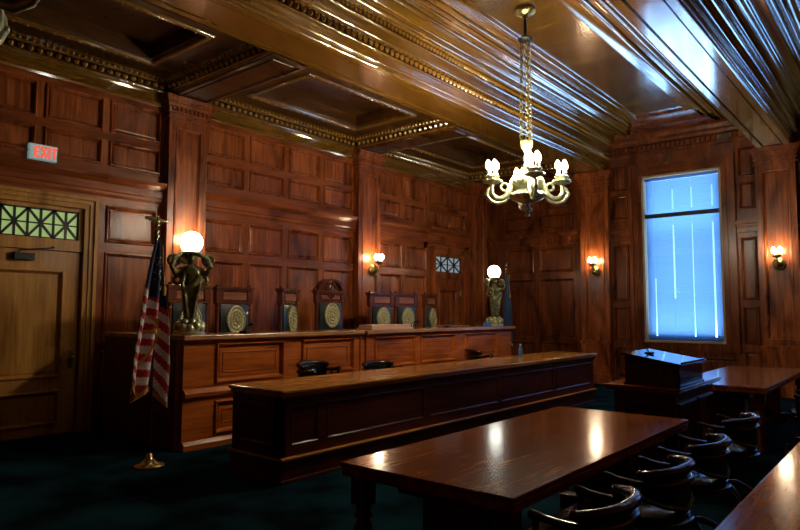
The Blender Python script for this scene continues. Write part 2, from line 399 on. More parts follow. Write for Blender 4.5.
UND = [(-6.26, 4.92), (-6.20, 4.92), (-6.18, 4.88), (-6.11, 4.88), (-6.11, 4.945), (-6.08, 4.945), (-6.08, 4.89), (-5.67, 4.89), (-5.67, 4.945), (-5.64, 4.945), (-5.64, 4.88), (-5.55, 4.88)]
UND2 = [(-2.39, 4.88), (-2.30, 4.88), (-2.30, 4.945), (-2.27, 4.945), (-2.27, 4.89), (-1.97, 4.89), (-1.97, 4.945), (-1.94, 4.945), (-1.94, 4.88), (-1.85, 4.88)]
prof = [(-6.30, 5.40), (-6.30, 4.96)] + UND + HALF
prof_c = prof + mirror(HALF, Ctr)
H2 = [(x-2*(-2.12)+2*Ctr - 0, z) for x, z in []]
shift = BAYC[1]-BAYC[0]
prof_c = prof_c + UND2 + [(x+shift, z) for x, z in HALF] + [(x+shift, z) for x, z in mirror(HALF, Ctr)] + [(x+shift, z) for x, z in UND2]
prof_c = prof_c + [(-1.83+shift, 4.93), (-1.83+shift, 5.4), (XR+.3, 5.4)]
mb = MB()
mats = []
for (x0, z0), (x1, z1) in zip(prof_c, prof_c[1:]):
    flat = abs(z1-z0) < .002 and abs(x1-x0) > .6
    row = abs(x1-x0) < .002 and ((5.10 < min(z0, z1) and max(z0, z1) < 5.21) or (5.395 < min(z0, z1) and max(z0, z1) < 5.485))  # bands behind the eggs: recess shade put into the colour
    mats.append(1 if flat and z0 > 5.5 else 2 if row else 0)
y0, y1 = YF, YB+.05
for k, ((x0, z0), (x1, z1)) in enumerate(zip(prof_c, prof_c[1:])):
    mb.face([(x0, y0, z0), (x1, y0, z1), (x1, y1, z1), (x0, y1, z0)], mats[k])
# the coffered aisle over the bench: cross beams and stepped coffers
XA, XB = XL, -6.30
prev = YF
edges = [YF] + sum([[p-.30, p+.30] for p in PIL], []) + [YB]
for i in range(0, len(edges), 2):
    a, b = edges[i], edges[i+1]
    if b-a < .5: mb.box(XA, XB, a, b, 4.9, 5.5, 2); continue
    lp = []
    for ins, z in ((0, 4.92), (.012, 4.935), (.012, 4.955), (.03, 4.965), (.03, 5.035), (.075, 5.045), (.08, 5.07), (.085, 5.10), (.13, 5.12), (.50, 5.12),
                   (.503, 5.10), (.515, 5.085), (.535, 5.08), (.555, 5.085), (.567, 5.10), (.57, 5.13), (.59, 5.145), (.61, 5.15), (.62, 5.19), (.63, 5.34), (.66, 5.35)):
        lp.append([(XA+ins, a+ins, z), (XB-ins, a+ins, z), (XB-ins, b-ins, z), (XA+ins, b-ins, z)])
    mb.loft(lp, True, False, True, 2, mats=[2 if k in (3, 4) else 0 if k < 8 or 8 < k < 15 else 2 for k in range(len(lp)-1)])  # bands behind the coffer eggs take dark wood as recess shade
for p in PIL:                                               # undersides of the cross beams, with a sunk panel
    a, b = p-.30, p+.30
    lp = []
    for ins, z in ((0, 4.92), (.02, 4.895), (.07, 4.885), (.085, 4.905), (.12, 4.915), (.13, 4.90), (.15, 4.90)):
        lp.append([(XA+ins, a+ins, z), (XB-ins, a+ins, z), (XB-ins, b-ins, z), (XA+ins, b-ins, z)])
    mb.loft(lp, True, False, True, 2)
mb.box(XL-.25, XR+.3, YF-.2, YB+.4, 6.1, 6.25, 2)
# the moulded end of each tall-bay panel near the window wall
def end_mould(s):
    E_ = [(YB-.24, 5.64), (YB-.24, 5.585), (YB-.32, 5.57), (YB-.36, 5.54), (YB-.40, 5.55), (YB-.50, 5.56), (YB-.55, 5.59), (YB-.74, 5.60), (YB-.78, 5.57), (YB-.85, 5.57), (YB-.90, 5.62), (YB-1.08, 5.635), (YB-1.12, 5.66), (YB-1.18, ZP+.002)]
    xa, xb = -4.98+s, 2*Ctr+4.98+s
    for k, ((ya, za), (yb, zb)) in enumerate(zip(E_, E_[1:])):
        ia, ib = .035*k, .035*(k+1)
        mb.face([(xa+ia, ya, za), (xb-ia, ya, za), (xb-ib, yb, zb), (xa+ib, yb, zb)], 3)
    mb.box(-5.25+s, 2*Ctr+5.25+s, YB-.24, YB+.02, 5.60, 5.66, 3)
end_mould(0); end_mould(shift)
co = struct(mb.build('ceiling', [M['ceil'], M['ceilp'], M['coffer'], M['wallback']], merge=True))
for f_ in co.data.polygons:                                 # only the small rounded beads are smooth, flats stay flat
    v_ = [co.data.vertices[i].co for i in f_.vertices]
    f_.use_smooth = len(v_) == 4 and min((v_[0]-v_[1]).length, (v_[1]-v_[2]).length) < .016
co.data.set_sharp_from_angle(angle=math.radians(42))

# egg rows and bead rows on the beams and coffers
def egg_run(mb, p0, p1, n, r, zr=1.5):
    for i in range(n):
        t = (i+.5)/n; c = [p0[k]+(p1[k]-p0[k])*t for k in range(3)]
        q = r
        v = [mb.bm.verts.new((c[0]+dx*q, c[1]+dy*q, c[2]+dz*q*zr)) for dx, dy, dz in
             ((1, 0, .3), (0, 1, .3), (-1, 0, .3), (0, -1, .3), (0, 0, 1), (.75, 0, -.5), (0, .75, -.5), (-.75, 0, -.5), (0, -.75, -.5), (0, 0, -1))]
        for a in range(4):
            b = (a+1) % 4
            mb.bm.faces.new((v[a], v[b], v[4])); mb.bm.faces.new((v[a], v[5+a], v[5+b], v[b])); mb.bm.faces.new((v[5+a], v[9], v[5+b]))
def beam_eggs(x, x2):
    global T
    T += 1; mb = MB(); L = YB-YF
    egg_run(mb, (x, YF, 5.155), (x, YB-.05, 5.155), int(L/.108), .043, 1.05)
    egg_run(mb, (x2, YF, 5.44), (x2, YB-.25, 5.44), int(L/.08), .032, 1.15)
    struct(mb.build('trim_%d' % T, M['eggs'], smooth=True))
beam_eggs(-5.455, -5.36); beam_eggs(-5.455+shift, -5.36+shift)
T += 1; mb = MB()
for i in range(0, len(edges), 2):
    a, b = edges[i], edges[i+1]
    if b-a < .5: continue
    for o, z, st, r_, zr in ((.062, 5.00, .117, .040, 1.0), (.105, 5.085, .085, .024, 1.0)):
        egg_run(mb, (XA+o, a+o, z), (XA+o, b-o, z), int((b-a)/st), r_, zr)
        egg_run(mb, (XB-o, a+o, z), (XB-o, b-o, z), int((b-a)/st), r_, zr)
        egg_run(mb, (XA+.12, a+o, z), (XB-.12, a+o, z), int(2.3/st), r_, zr)
        egg_run(mb, (XA+.12, b-o, z), (XB-.12, b-o, z), int(2.3/st), r_, zr)
    o = .535
    egg_run(mb, (XA+o, a+o, 5.082), (XA+o, b-o, 5.082), int((b-a-1.1)/.15), .026, .6)
    egg_run(mb, (XB-o, a+o, 5.082), (XB-o, b-o, 5.082), int((b-a-1.1)/.15), .026, .6)
struct(mb.build('trim_%d' % T, M['eggs'], smooth=True))

# windows -----------------------------------------------------------
def window(n, w, F, depth=.30):
    mb = MB()
    for a, b in ((w[0], w[0]+.05), (w[1]-.05, w[1])): wbox(mb, F, a, b, w[2], w[3], -depth, .035)
    wbox(mb, F, w[0], w[1], w[3]-.05, w[3], -depth, .035); wbox(mb, F, w[0], w[1], w[2], w[2]+.045, -depth, .07)
    o = struct(mb.build('window_%d' % n, M['paint'], bevel=.004))
    mid = w[2]+(w[3]-w[2])*.757
    mb = MB()
    for a, b, c, d in ((w[0]+.05, w[0]+.11, w[2]+.045, w[3]-.05), (w[1]-.11, w[1]-.05, w[2]+.045, w[3]-.05),
                       (w[0]+.05, w[1]-.05, w[2]+.045, w[2]+.13), (w[0]+.05, w[1]-.05, w[3]-.11, w[3]-.05)):
        wbox(mb, F, a, b, c, d, -.24, -.19)
    mb.build('sash', M['black'], o)
    mb = MB(); wbox(mb, F, w[0]+.05, w[1]-.05, mid-.055, mid+.035, -.06, -.025); mb.build('meeting_rail', M['black'], o)
    mb = MB(); mb.face([F(w[0]+.1, w[2]+.1, -.215), F(w[1]-.1, w[2]+.1, -.215), F(w[1]-.1, w[3]-.1, -.215), F(w[0]+.1, w[3]-.1, -.215)])
    mb.build('pane', M['glass'], o)
    return o, mid
w1, mid = window(1, WIN, FB)
w_added, mid2 = window(2, WIN_ADDED, FB)
for i, (a, b) in enumerate(RW): window(3+i, (a, b, 1.1, 4.5), FR)

def blind(w, mid, label):
    root = thing('venetian_blind', label, 'blind', (.5*(w[0]+w[1]), YB+.10, w[2]+.05))
    W = w[1]-w[0]-.125; H = w[3]-w[2]-.11
    mb = MB(); mb.box(-W/2, W/2, -.03, .03, H-.05, H); mb.build('headrail', M['slat'], root)
    mb = MB(); mb.box(-W/2, W/2, -.022, .022, .0, .03); mb.build('bottom_rail', M['slat'], root)
    mb = MB(); n = 84
    lad = [-.36, -.10, .155, .41]
    lad = [W*q for q in (-.39, -.125, .13, .40)]
    zm = mid-w[2]-.05
    for i in range(n):
        z = .05+(H-.13)*i/(n-1)
        tl = -math.radians(55+8*math.sin(z*2.4+.6)+5*math.sin(z*5.3)+2*random.uniform(-1, 1))
        up = z > zm
        # routed cord slots show as bright gaps part of the way along each sash
        gap = []
        for k, x in enumerate(lad):
            vis = (zm+.1 < z < H-.28) if up else ((.05 if k != 1 else .9) < z < zm-.22-(.55 if k == 0 else 0)+(0 if k else -.6))
            if k == 0 and up: vis = z < H-.9
            if vis: gap.append((x, .017 if (k not in (0, 2) or up) else .009))
        xs = [-W/2]
        for x, g in gap: xs += [x-g, x+g]
        xs.append(W/2)
        ca, sa = .0255*math.cos(tl), .0255*math.sin(tl)
        for q in range(0, len(xs), 2):
            a, b = xs[q], xs[q+1]
            m_ = .004
            mb.face([(a, ca, z+sa), (b, ca, z+sa), (b, m_*0+.003, z+.001), (a, .003, z+.001)])
            mb.face([(a, .003, z+.001), (b, .003, z+.001), (b, -ca, z-sa), (a, -ca, z-sa)])
    mb.build('slats', M['slat'], root)
    mb = MB()
    for x in lad: mb.tube([(x, -.028, .02), (x, -.028, H-.03)], .0016, 4)
    mb.build('ladder_cord', M['white'], root)
    return root
bl = blind(WIN, mid, 'pale blue venetian blind lowered over the tall daylit window')
for ch in list(bl.children):                                 # copy of the blind for the added, unseen window
    c = ch.copy(); COL.objects.link(c); c.parent = w_added; c.location = (.5*(WIN_ADDED[0]+WIN_ADDED[1]), YB+.10, WIN_ADDED[2]+.05)

# doors -------------------------------------------------------------
def door(n, u0, u1, hinge_left, glass, wm='door'):
    """u0,u1 casing outer edges"""
    i0, i1 = u0+.16, u1-.16
    mb = MB()
    for q0, q1, d in ((0, .045, .10), (.045, .10, .07), (.10, .16, .05)):
        wbox(mb, FL, u0+q0, u0+q1, 0, 3.16-q0, -.2, d); wbox(mb, FL, u1-q1, u1-q0, 0, 3.16-q0, -.2, d)
        wbox(mb, FL, u0+q1, u1-q1, 3.16-q1, 3.16-q0, -.2, d)
    wbox(mb, FL, i0, i1, 2.41, 2.56, -.16, .0)                # transom bar
    wbox(mb, FL, i0, i1, 2.95, 3.0, -.16, -.01); wbox(mb, FL, i0, i0+.05, 2.56, 2.95, -.16, -.01); wbox(mb, FL, i1-.05, i1, 2.56, 2.95, -.16, -.01)
    # leaf
    a, b = i0+.012, i1-.012
    z0, z1 = .012, 2.40
    g = [(a+.20, b-.20)]
    F2 = lambda u, v, d: FL(u, v, d-.03)
    grid(mb, F2, a, b, z0, z1, g, [(.14, .58), (.74, 2.15)], depth=.05)
    mb.box(a, b, z0, z1, -.085, -.08, 0, T=FL)
    o = struct(mb.build('door_%d' % n, M[wm]))
    # transom grille: squares crossed by diagonals
    ta, tb = i0+.05, i1-.05
    p = MB(); p.box(ta, tb, 2.56, 2.95, -.075, -.065, 0, T=FL); p.build('transom_pane', M[glass], o)
    gm = MB(); k = max(2, round((tb-ta)/(.31 if n == 1 else .5))); w = (tb-ta)/k
    def bar(u0_, v0_, u1_, v1_, t):
        dx, dv = u1_-u0_, v1_-v0_; l = math.hypot(dx, dv); nx, nv = -dv/l*t, dx/l*t
        lo = [(u0_+nx, v0_+nv), (u1_+nx, v1_+nv), (u1_-nx, v1_-nv), (u0_-nx, v0_-nv)]
        gm.loft([[FL(p_, q_, -.06) for p_, q_ in lo], [FL(p_, q_, -.04) for p_, q_ in lo]], True, True, True)
    for i in range(k):
        x0, x1 = ta+i*w, ta+(i+1)*w; xm = (x0+x1)/2; zm = 2.755
        for seg in ((x0, 2.57, x1, 2.94), (x0, 2.94, x1, 2.57), (xm, 2.56, xm, 2.95)): bar(*seg, .015)
        bar(x0, zm, x1, zm, .009)
        bar(x0, 2.56, x0, 2.95, .014)
        gm.loft([[FL(xm+.035*math.cos(q*PI/4), zm+.035*math.sin(q*PI/4), d) for q in range(8)] for d in (-.06, -.032)], True, True, True)
    bar(tb, 2.56, tb, 2.95, .014); bar(ta, 2.565, tb, 2.565, .014); bar(ta, 2.945, tb, 2.945, .014)
    gm.build('transom_grille', M['black'], o)
    # mortise lock and knob
    ku = b-.075 if hinge_left else a+.075
    p = MB(); p.box(ku-.03, ku+.03, .84, 1.09, -.03, -.022, 0, T=FL)
    lk = p.build('lock_plate', M['brass'], o, bevel=.003)
    p = MB(); c = FL(ku, .99, .035); p.sphere(c, .03); p.tube([FL(ku, .99, -.025), c], .011); p.build('knob', M['brass'], lk, smooth=True)
    return o, a, b
d1, a, b = door(1, *D1, True, 'transom1')
p = MB(); p.box(a+.50, a+.74, 2.26, 2.35, -.03, .05, 0, T=FL)
p.tube([FL(a+.56, 2.35, .02), FL(a+.56, 2.38, .03), FL(a+.98, 2.44, .03)], .010, 6)
p.tube([FL(a+.98, 2.44, .03), FL(a+.95, 2.45, .0)], .012, 6)
p.build('door_closer', M['black'], d1, bevel=.006)
d2, a, b = door(2, *D2, True, 'transom2', 'wall')
p = MB(); p.box(b-.1, b-.05, 2.0, 2.13, -.03, -.01, 0, T=FL); p.build('hinge', M['gilt'], d2)

# exit sign ----------------------------------------------------------
r = thing('exit_sign', 'lit white exit sign with red letters above the left door', 'sign', (XL, 3.30, 3.56))
p = MB(); p.box(.0, .07, -.17, .17, .005, .205); p.build('housing', M['exitface'], r, bevel=.006)
p = MB()
def bar2(y0, z0, y1, z1, t):
    dy, dz = y1-y0, z1-z0; l = math.hypot(dy, dz); ny, nz = -dz/l*t, dy/l*t
    lo = [(y0+ny, z0+nz), (y1+ny, z1+nz), (y1-ny, z1-nz), (y0-ny, z0-nz)]
    p.loft([[(.069, a_, b_) for a_, b_ in lo], [(.078, a_, b_) for a_, b_ in lo]], True, True, True)
zb, zt, t = .035, .18, .0125
y = -.10
bar2(y, zb, y, zt, t)
for z in (zb+t, (zb+zt)/2, zt-t): bar2(y, z, y+.055, z, t)
bar2(-.025, zb, .04, zt, t); bar2(-.025, zt, .04, zb, t)
bar2(.07, zb, .07, zt, t)
bar2(.13, zb, .13, zt, t); bar2(.095, zt-t, .165, zt-t, t)
p.build('lettering', M['exitred'], r)

# ------------------------------------------------------------------ judges' bench
BX, B0, B1, BZ = -6.65, 4.12, 11.62, 1.33
root = thing('judges_bench', 'long raised judges bench with cherry panels along the left wall', 'bench', (BX, B0, 0))
def lo(F): return lambda u, v, d: (d, u-B0, v)
FBn = lambda u, v, d: (d, u-B0, v)
LB = B1-B0
p = MB()
p.box(-.16, -.03, 0, LB, 0, BZ-.06)
secs = [(4.12, 7.10, 0.0, [(4.55, 5.62), (5.93, 6.98)]), (7.20, 11.62, .05, [(7.38, 8.43), (8.55, 9.60), (9.88, 11.05)])]
for s0, s1, off, pans in secs:
    F = (lambda o_: (lambda u, v, d: FBn(u, v, d+o_)))(off)
    grid(p, F, s0, s1, .08, BZ-.06, pans, [(.14, .54), (.74, 1.23)], depth=.06+off, pf=PROF2)
    mould(p, F, s0, s1, [(.58, 0), (.58, .02), (.61, .05), (.65, .06), (.69, .03), (.70, .0)])
    mould(p, F, s0, s1, [(0, -.05), (0, .05), (.06, .05), (.10, .02), (.10, -.05)])
    mould(p, F, s0, s1, [(BZ-.10, 0), (BZ-.10, .015), (BZ-.075, .03), (BZ-.06, .035), (BZ-.06, 0)])
p.box(-.10, .02, 7.10-B0, 7.20-B0, 0, BZ-.06)
p.build('front_panelling', M['bench'], root)
p = MB(); p.box(-1.93, -.16, 0.0, .05, 0, BZ-.06); 
FE = lambda u, v, d: (u-BX, .0-d, v)
p.build('end_panel', M['bar'], root)
p = MB(); p.box(-1.93, -.16, LB-.05, LB, 0, BZ-.06); p.build('end_panel', M['bench'], root)
p = MB(); p.box(-.55, .085, -.05, 7.14-B0, BZ-.06, BZ); p.box(-.55, .135, 7.14-B0, LB+.05, BZ-.06, BZ); p.box(-1.93, -.55, -.05, .22, BZ-.06, BZ)
p.box(-1.93, -.55, LB-.2, LB+.05, BZ-.06, BZ)
p.build('countertop', M['benchtop'], root, bevel=.012)
p = MB(); p.box(-8.8, -6.86, B0+.06, B1-.06, 0, .5); T += 1; struct(p.build('trim_%d' % T, M['carpet']))

tag(MB().build('x', M['black']), '', '') if False else None
p = MB(); p.box(-.17, .17, -.52, .52, 0, .03); p.box(-.14, .14, -.49, .49, .03, .075)
tag(p.build('document_board', M['paper'], loc=(-6.78, 7.86, BZ), bevel=.004), 'low pale wooden board lying on the bench top before the crested chair', 'board')

# desk microphones and small boxes on the bench
def mic(loc, rz, label):
    r = thing('desk_microphone', label, 'microphone', loc, rz, 'microphones on the judges bench')
    p = MB(); p.box(-.06, .06, -.05, .05, 0, .03); p.build('base', M['black'], r, bevel=.008)
    p = MB(); p.tube([(0, 0, .025), (0, 0, .07), (.03, 0, .10), (.07, 0, .115)], .006, 6); p.build('gooseneck', M['black'], r, smooth=True)
    p = MB(); p.tube([(.06, 0, .112), (.13, 0, .125)], [.016, .02], 8); p.build('head', M['black'], r, smooth=True)
    return r
m0 = mic((-6.86, 5.14, BZ), .3, 'small black microphone on bench top before the second chair from the flag')
dup(m0, (-6.90, 8.68, BZ), .4, 'small black microphone on bench top just right of the low board', 'microphones on the judges bench')
dup(m0, (-6.90, 9.78, BZ), .0, 'small black microphone on bench top left of the chair nearest the far door', 'microphones on the judges bench')
dup(m0, (-6.90, 10.62, BZ), .6, 'small black microphone on bench top below the far door', 'microphones on the judges bench')
p = MB(); p.box(-.05, .05, -.07, .07, 0, .08)
tag(p.build('tissue_box', M['bluebottle'], loc=(-6.85, 11.10, BZ), bevel=.006), 'small dark blue box on the bench top left of the far globe lamp', 'box')

# ------------------------------------------------------------------ judges' chairs
def judge_chair(label, crest=False):
    FH = .10 if crest else .15
    r = thing('judge_chair', label, 'chair', (0, 0, .5), 0, 'high-backed chairs behind the judges bench')
    tz = 1.27 if crest else 1.22
    p = MB()                                                   # seat rails
    p.box(-.28, .28, -.28, .28, .36, .42); p.build('seat_frame', M['jchair'], r, bevel=.01)
    p = MB(); p.box(-.25, .27, -.25, .25, .42, .50); p.build('seat', M['leather'], r, bevel=.03)
    for sy in (-1, 1):
        p = MB(); p.lathe([(.03, 0), (.04, .03), (.022, .08), (.035, .2), (.03, .36)], (.24, sy*.24, 0), 10); p.build('leg', M['jchair'], r, smooth=True)
        p = MB(); p.box(-.29, -.23, sy*.24-.03, sy*.24+.03, 0, .36); p.build('leg', M['jchair'], r, bevel=.006)
        p = MB(); p.tube([(-.27, sy*.27, .68), (.05, sy*.28, .70), (.22, sy*.28, .68), (.27, sy*.28, .64)], [.025, .028, .032, .02], 8)
        p.tube([(.2, sy*.28, .40), (.22, sy*.28, .55), (.2, sy*.28, .68)], [.025, .018, .024], 8)
        p.build('armrest', M['jchair'], r, smooth=True)
    p = MB()
    for sy in (-1, 1):                                         # tapered, turned posts
        w = .045
        p.box(-.31, -.23, sy*.265-w, sy*.265+w, .42, .50)
        p.lathe([(.045, .50), (.03, .53), (.036, .56), (.033, 1.13), (.04, 1.15), (.028, 1.17), (.045, tz)], (-.27, sy*.265, 0), 10)
    p.box(-.31, -.23, -.22, .22, .50, .58)
    p.box(-.315, -.225, -.31, .31, tz, tz+.035)
    p.box(-.30, -.24, -.29, .29, tz+.035, tz+.035+FH)             # frieze
    for sy in (-1, 1): p.box(-.31, -.222, sy*.265-.05, sy*.265+.05, tz+.035, tz+.035+FH)
    p.box(-.325, -.21, -.318, .318, tz+.035+FH, tz+.06+FH); p.box(-.335, -.195, -.333, .333, tz+.06+FH, tz+.095+FH)
    p.build('back_frame', M['jchair'], r, bevel=.006)
    p = MB(); p.box(-.25, -.226, -.20, .20, tz+.055, tz+.015+FH); p.build('frieze_panel', M['frieze'], r, bevel=.004)
    p = MB()
    n = 8
    lp = []
    for k in range(n+1):
        z = .56+(tz-.57)*k/n; bulge = .035*math.sin(PI*k/n)
        lp.append([(-.285, -.235, z), (-.285, .235, z), (-.235+bulge*.3, .235, z), (-.225+bulge, .1, z), (-.225+bulge, -.1, z), (-.235+bulge*.3, -.235, z)])
    p.loft(lp, True, True, True); p.build('back_cushion', M['leather'], r, smooth=True)
    p = MB(); cz = .99+(.06 if crest else 0)                                         # oval seal with rims and relief
    def oval(sc, x): return [(x, .160*sc*math.cos(2*PI*k/24), cz+.205*sc*math.sin(2*PI*k/24)) for k in range(24)]
    p.loft([oval(1, -.21), oval(1, -.178), oval(.9, -.172), oval(.86, -.180), oval(.66, -.180), oval(.62, -.172), oval(.56, -.178)], True, False, True)
    for k in range(9):
        a = 2*PI*k/9; p.sphere((-.174, .058*math.cos(a), cz+.078*math.sin(a)), .020, 8, 5, sc=(.5, 1, 1))
    p.sphere((-.174, 0, cz), .03, 8, 6, sc=(.5, .8, 1.4))
    p.build('seal', M['seal'], r, smooth=True)
    if crest:
        p = MB()
        z0 = tz+.085+FH
        arch = lambda R, x: [(x, R*math.cos(PI*k/16), z0+R*.74*math.sin(PI*k/16)) for k in range(17)]
        p.loft([arch(.285, -.32), arch(.285, -.20), arch(.225, -.20), arch(.225, -.23), ], False)
        p.loft([arch(.285, -.32), arch(.22, -.31)], False)
        p.loft([[(-.30, q[1], q[2]) for q in arch(.25, 0)], [(-.25, q[1], q[2]) for q in arch(.25, 0)]], True, True, True)
        zc = z0+.03
        for k in range(14):
            a = 2*PI*k/14; p.sphere((-.22, .085*math.cos(a), zc+.125*math.sin(a)), .024, 7, 5, sc=(.7, 1, 1.2))
        p.loft([[(x, .055*s_*math.cos(2*PI*k/16), zc+.085*s_*math.sin(2*PI*k/16)) for k in range(16)] for x, s_ in ((-.25, 1), (-.212, 1), (-.20, .6))], True, False, True)
        for sy in (-1, 1):
            p.sphere((-.27, sy*.31, z0+.03), .032, 8, 6, sc=(1, 1.3, .8))
        p.build('carved_crest', M['jchair'], r, smooth=True)
    else:
        for sy in (-1, 1):
            p = MB(); p.sphere((-.265, sy*.27, tz+.262), .026, 8, 5, sc=(1.2, 1.2, .8))
            p.build('scroll', M['jchair'], r, smooth=True)
    return r
G = 'high-backed chairs behind the judges bench'
jc = judge_chair('carved high-backed chair half hidden behind the bronze figure lamp'); jc.location = (-7.42, 4.80, .5); jc.rotation_euler.z = -.05
JS = [(5.54, .0, 'carved high-backed chair, first one fully clear of the bronze figure lamp'),
      (6.66, .42, 'narrow-looking turned high-backed chair just left of the crested chair'),
      (8.75, -.08, 'high-backed chair just behind the low board, right of the crested chair'),
      (9.46, -.1, 'high-backed chair in the middle of the three right of the crested chair'),
      (10.33, .28, 'high-backed chair nearest the far door with grille above')]
for y, rz, l in JS: dup(jc, (-7.42, y, .5), rz, l, G)
kc = judge_chair('taller central chair with arched carved crest and wreath', True); kc.location = (-7.42, 7.44, .5); kc.rotation_euler.z = -.08

# ------------------------------------------------------------------ bronze figure lamps with lit globes
def figure_lamp(label, loc, rz):
    r = thing('figure_lamp', label, 'lamp', loc, rz, 'bronze globe lamps on the bench ends')
    p = MB()
    p.lathe([(.19, 0), (.19, .03), (.165, .045), (.15, .07), (.12, .10), (.10, .16)], seg=18)
    for k in range(11):
        a = 2*PI*k/11; p.sphere((.14*math.cos(a), .14*math.sin(a), .075+.03*(k % 2)), .052, 8, 6, sc=(1, 1, 1.15))
    for k in range(7):
        a = 2*PI*k/7+.3; p.sphere((.10*math.cos(a), .10*math.sin(a), .15), .045, 8, 6)
    p.build('base', M['gilt'], r, smooth=True)
    p = MB()                                                    # tapered herm body, torso, head, raised arms
    sec = [(.10, .065, .055), (.16, .07, .06), (.3, .082, .07), (.42, .095, .08), (.5, .105, .085), (.56, .10, .08), (.62, .088, .07), (.68, .10, .075), (.74, .125, .085), (.79, .135, .08), (.82, .10, .065), (.84, .045, .045), (.87, .04, .042)]
    p.loft([[(b_*math.cos(2*PI*i/18)*(1+.05*math.sin(i*3)), a_*math.sin(2*PI*i/18)*(1+.05*math.sin(i*3)), z) for i in range(18)] for z, a_, b_ in sec], True, True, True)
    p.sphere((.01, 0, .915), .058, 12, 8, sc=(1, .85, 1.2))
    p.sphere((.066, 0, .905), .012, 6, 4)
    for k in range(8):
        a = PI*.35+k*PI*1.3/7; p.sphere((.048*math.cos(a), .05*math.sin(a), .935), .026, 7, 5)
    for sy in (-1, 1):
        p.tube([(0, sy*.11, .78), (.03, sy*.19, .75), (.06, sy*.225, .82), (.04, sy*.19, .91), (.01, sy*.11, .965), (0, sy*.05, .975)], [.045, .04, .034, .03, .026, .024], 9)
        p.torus((.0, sy*.20, .90), .062, .024, 'x', 14, 7); p.torus((.0, sy*.15, .66), .045, .022, 'x', 12, 7)
        p.tube([(.05, sy*.07, .76), (.08, sy*.10, .60), (.085, sy*.06, .42), (.07, sy*.03, .2)], [.02, .026, .022, .012], 7)
    p.tube([(.06, .12, .70), (.10, .03, .60), (.09, -.10, .52)], [.03, .035, .03], 8)
    f = p.build('figure', M['bronze'], r)
    rm = f.modifiers.new('remesh', 'REMESH'); rm.mode = 'VOXEL'; rm.voxel_size = .009; rm.use_smooth_shade = True
    sm = f.modifiers.new('smooth', 'SMOOTH'); sm.factor = .5; sm.iterations = 2
    p = MB(); p.lathe([(.03, .95), (.035, .975), (.10, .985), (.115, 1.0), (.10, 1.012), (.06, 1.018)], seg=20)
    for k in range(12):
        a = 2*PI*k/12; p.sphere((.105*math.cos(a), .105*math.sin(a), .992), .018, 6, 4)
    p.build('globe_holder', M['gilt'], r, smooth=True)
    p = MB(); p.sphere((0, 0, 1.122), .136, 28, 18); p.build('globe', M['globe'], r, smooth=True)
    return r
fl = figure_lamp('bronze figure lamp with lit globe on the near bench end by the US flag', (-6.88, 4.33, BZ), -.5)
dup(fl, (-6.88, 11.44, BZ), -.35, 'bronze figure lamp with lit globe on the far bench end', 'bronze globe lamps on the bench ends')

# ------------------------------------------------------------------ wall sconces
def sconce(label, loc, rz):
    r = thing('wall_sconce', label, 'wall lamp', loc, rz, 'candle sconces on the pilasters')
    p = MB()                                                    # round back plate with rings (faces +x)
    p.loft([[(x, R*math.cos(2*PI*k/22), R*math.sin(2*PI*k/22)) for k in range(22)] for R, x in ((.115, 0), (.12, .012), (.10, .022), (.09, .018), (.07, .03), (.045, .045), (.02, .055))], True, True, True)
    p.torus((.02, 0, 0), .105, .012, 'x', 20, 6); p.build('back_plate', M['brass'], r, smooth=True)
    p = MB(); p.tube([(.05, 0, 0), (.12, 0, -.03), (.18, 0, 0), (.19, 0, .07), (.17, 0, .12)], [.018, .016, .016, .014, .014], 8)
    p.torus((.10, 0, .04), .035, .009, 'y', 12, 6); p.build('arm', M['brass'], r, smooth=True)
    p = MB(); p.lathe([(.012, .10), (.03, .12), (.055, .135), (.085, .15), (.09, .165), (.05, .165), (.02, .17)], (.17, 0, 0), 16)
    for k in range(4):
        a = PI/4+k*PI/2; p.tube([(.17+.05*math.cos(a), .065*math.sin(a), .165), (.17+.055*math.cos(a), .075*math.sin(a), .215)], .010, 6)
    p.build('bobeche', M['brass'], r, smooth=True)
    for k in range(4):
        a = PI/4+k*PI/2; p = MB()
        p.lathe([(.001, .205), (.026, .222), (.034, .25), (.028, .29), (.008, .325), (.001, .33)], (.17+.055*math.cos(a), .075*math.sin(a), 0), 10)
        p.build('bulb', M['sbulb'], r, smooth=True)
    return r
G = 'candle sconces on the pilasters'
sc = sconce('brass candle sconce on the pilaster between the judges chairs', (XL+.152, 9.62, 2.46), 0)
dup(sc, (XL+.152, 5.35, 2.46), 0, 'lit sconce hidden behind the near globe lamp on the pilaster', G)
dup(sc, (-5.80, YB-.152, 2.55), -PI/2, 'brass candle sconce on the pilaster left of the tall window', G)
dup(sc, (-2.12, YB-.152, 2.55), -PI/2, 'brass candle sconce on the pilaster right of the tall window', G)

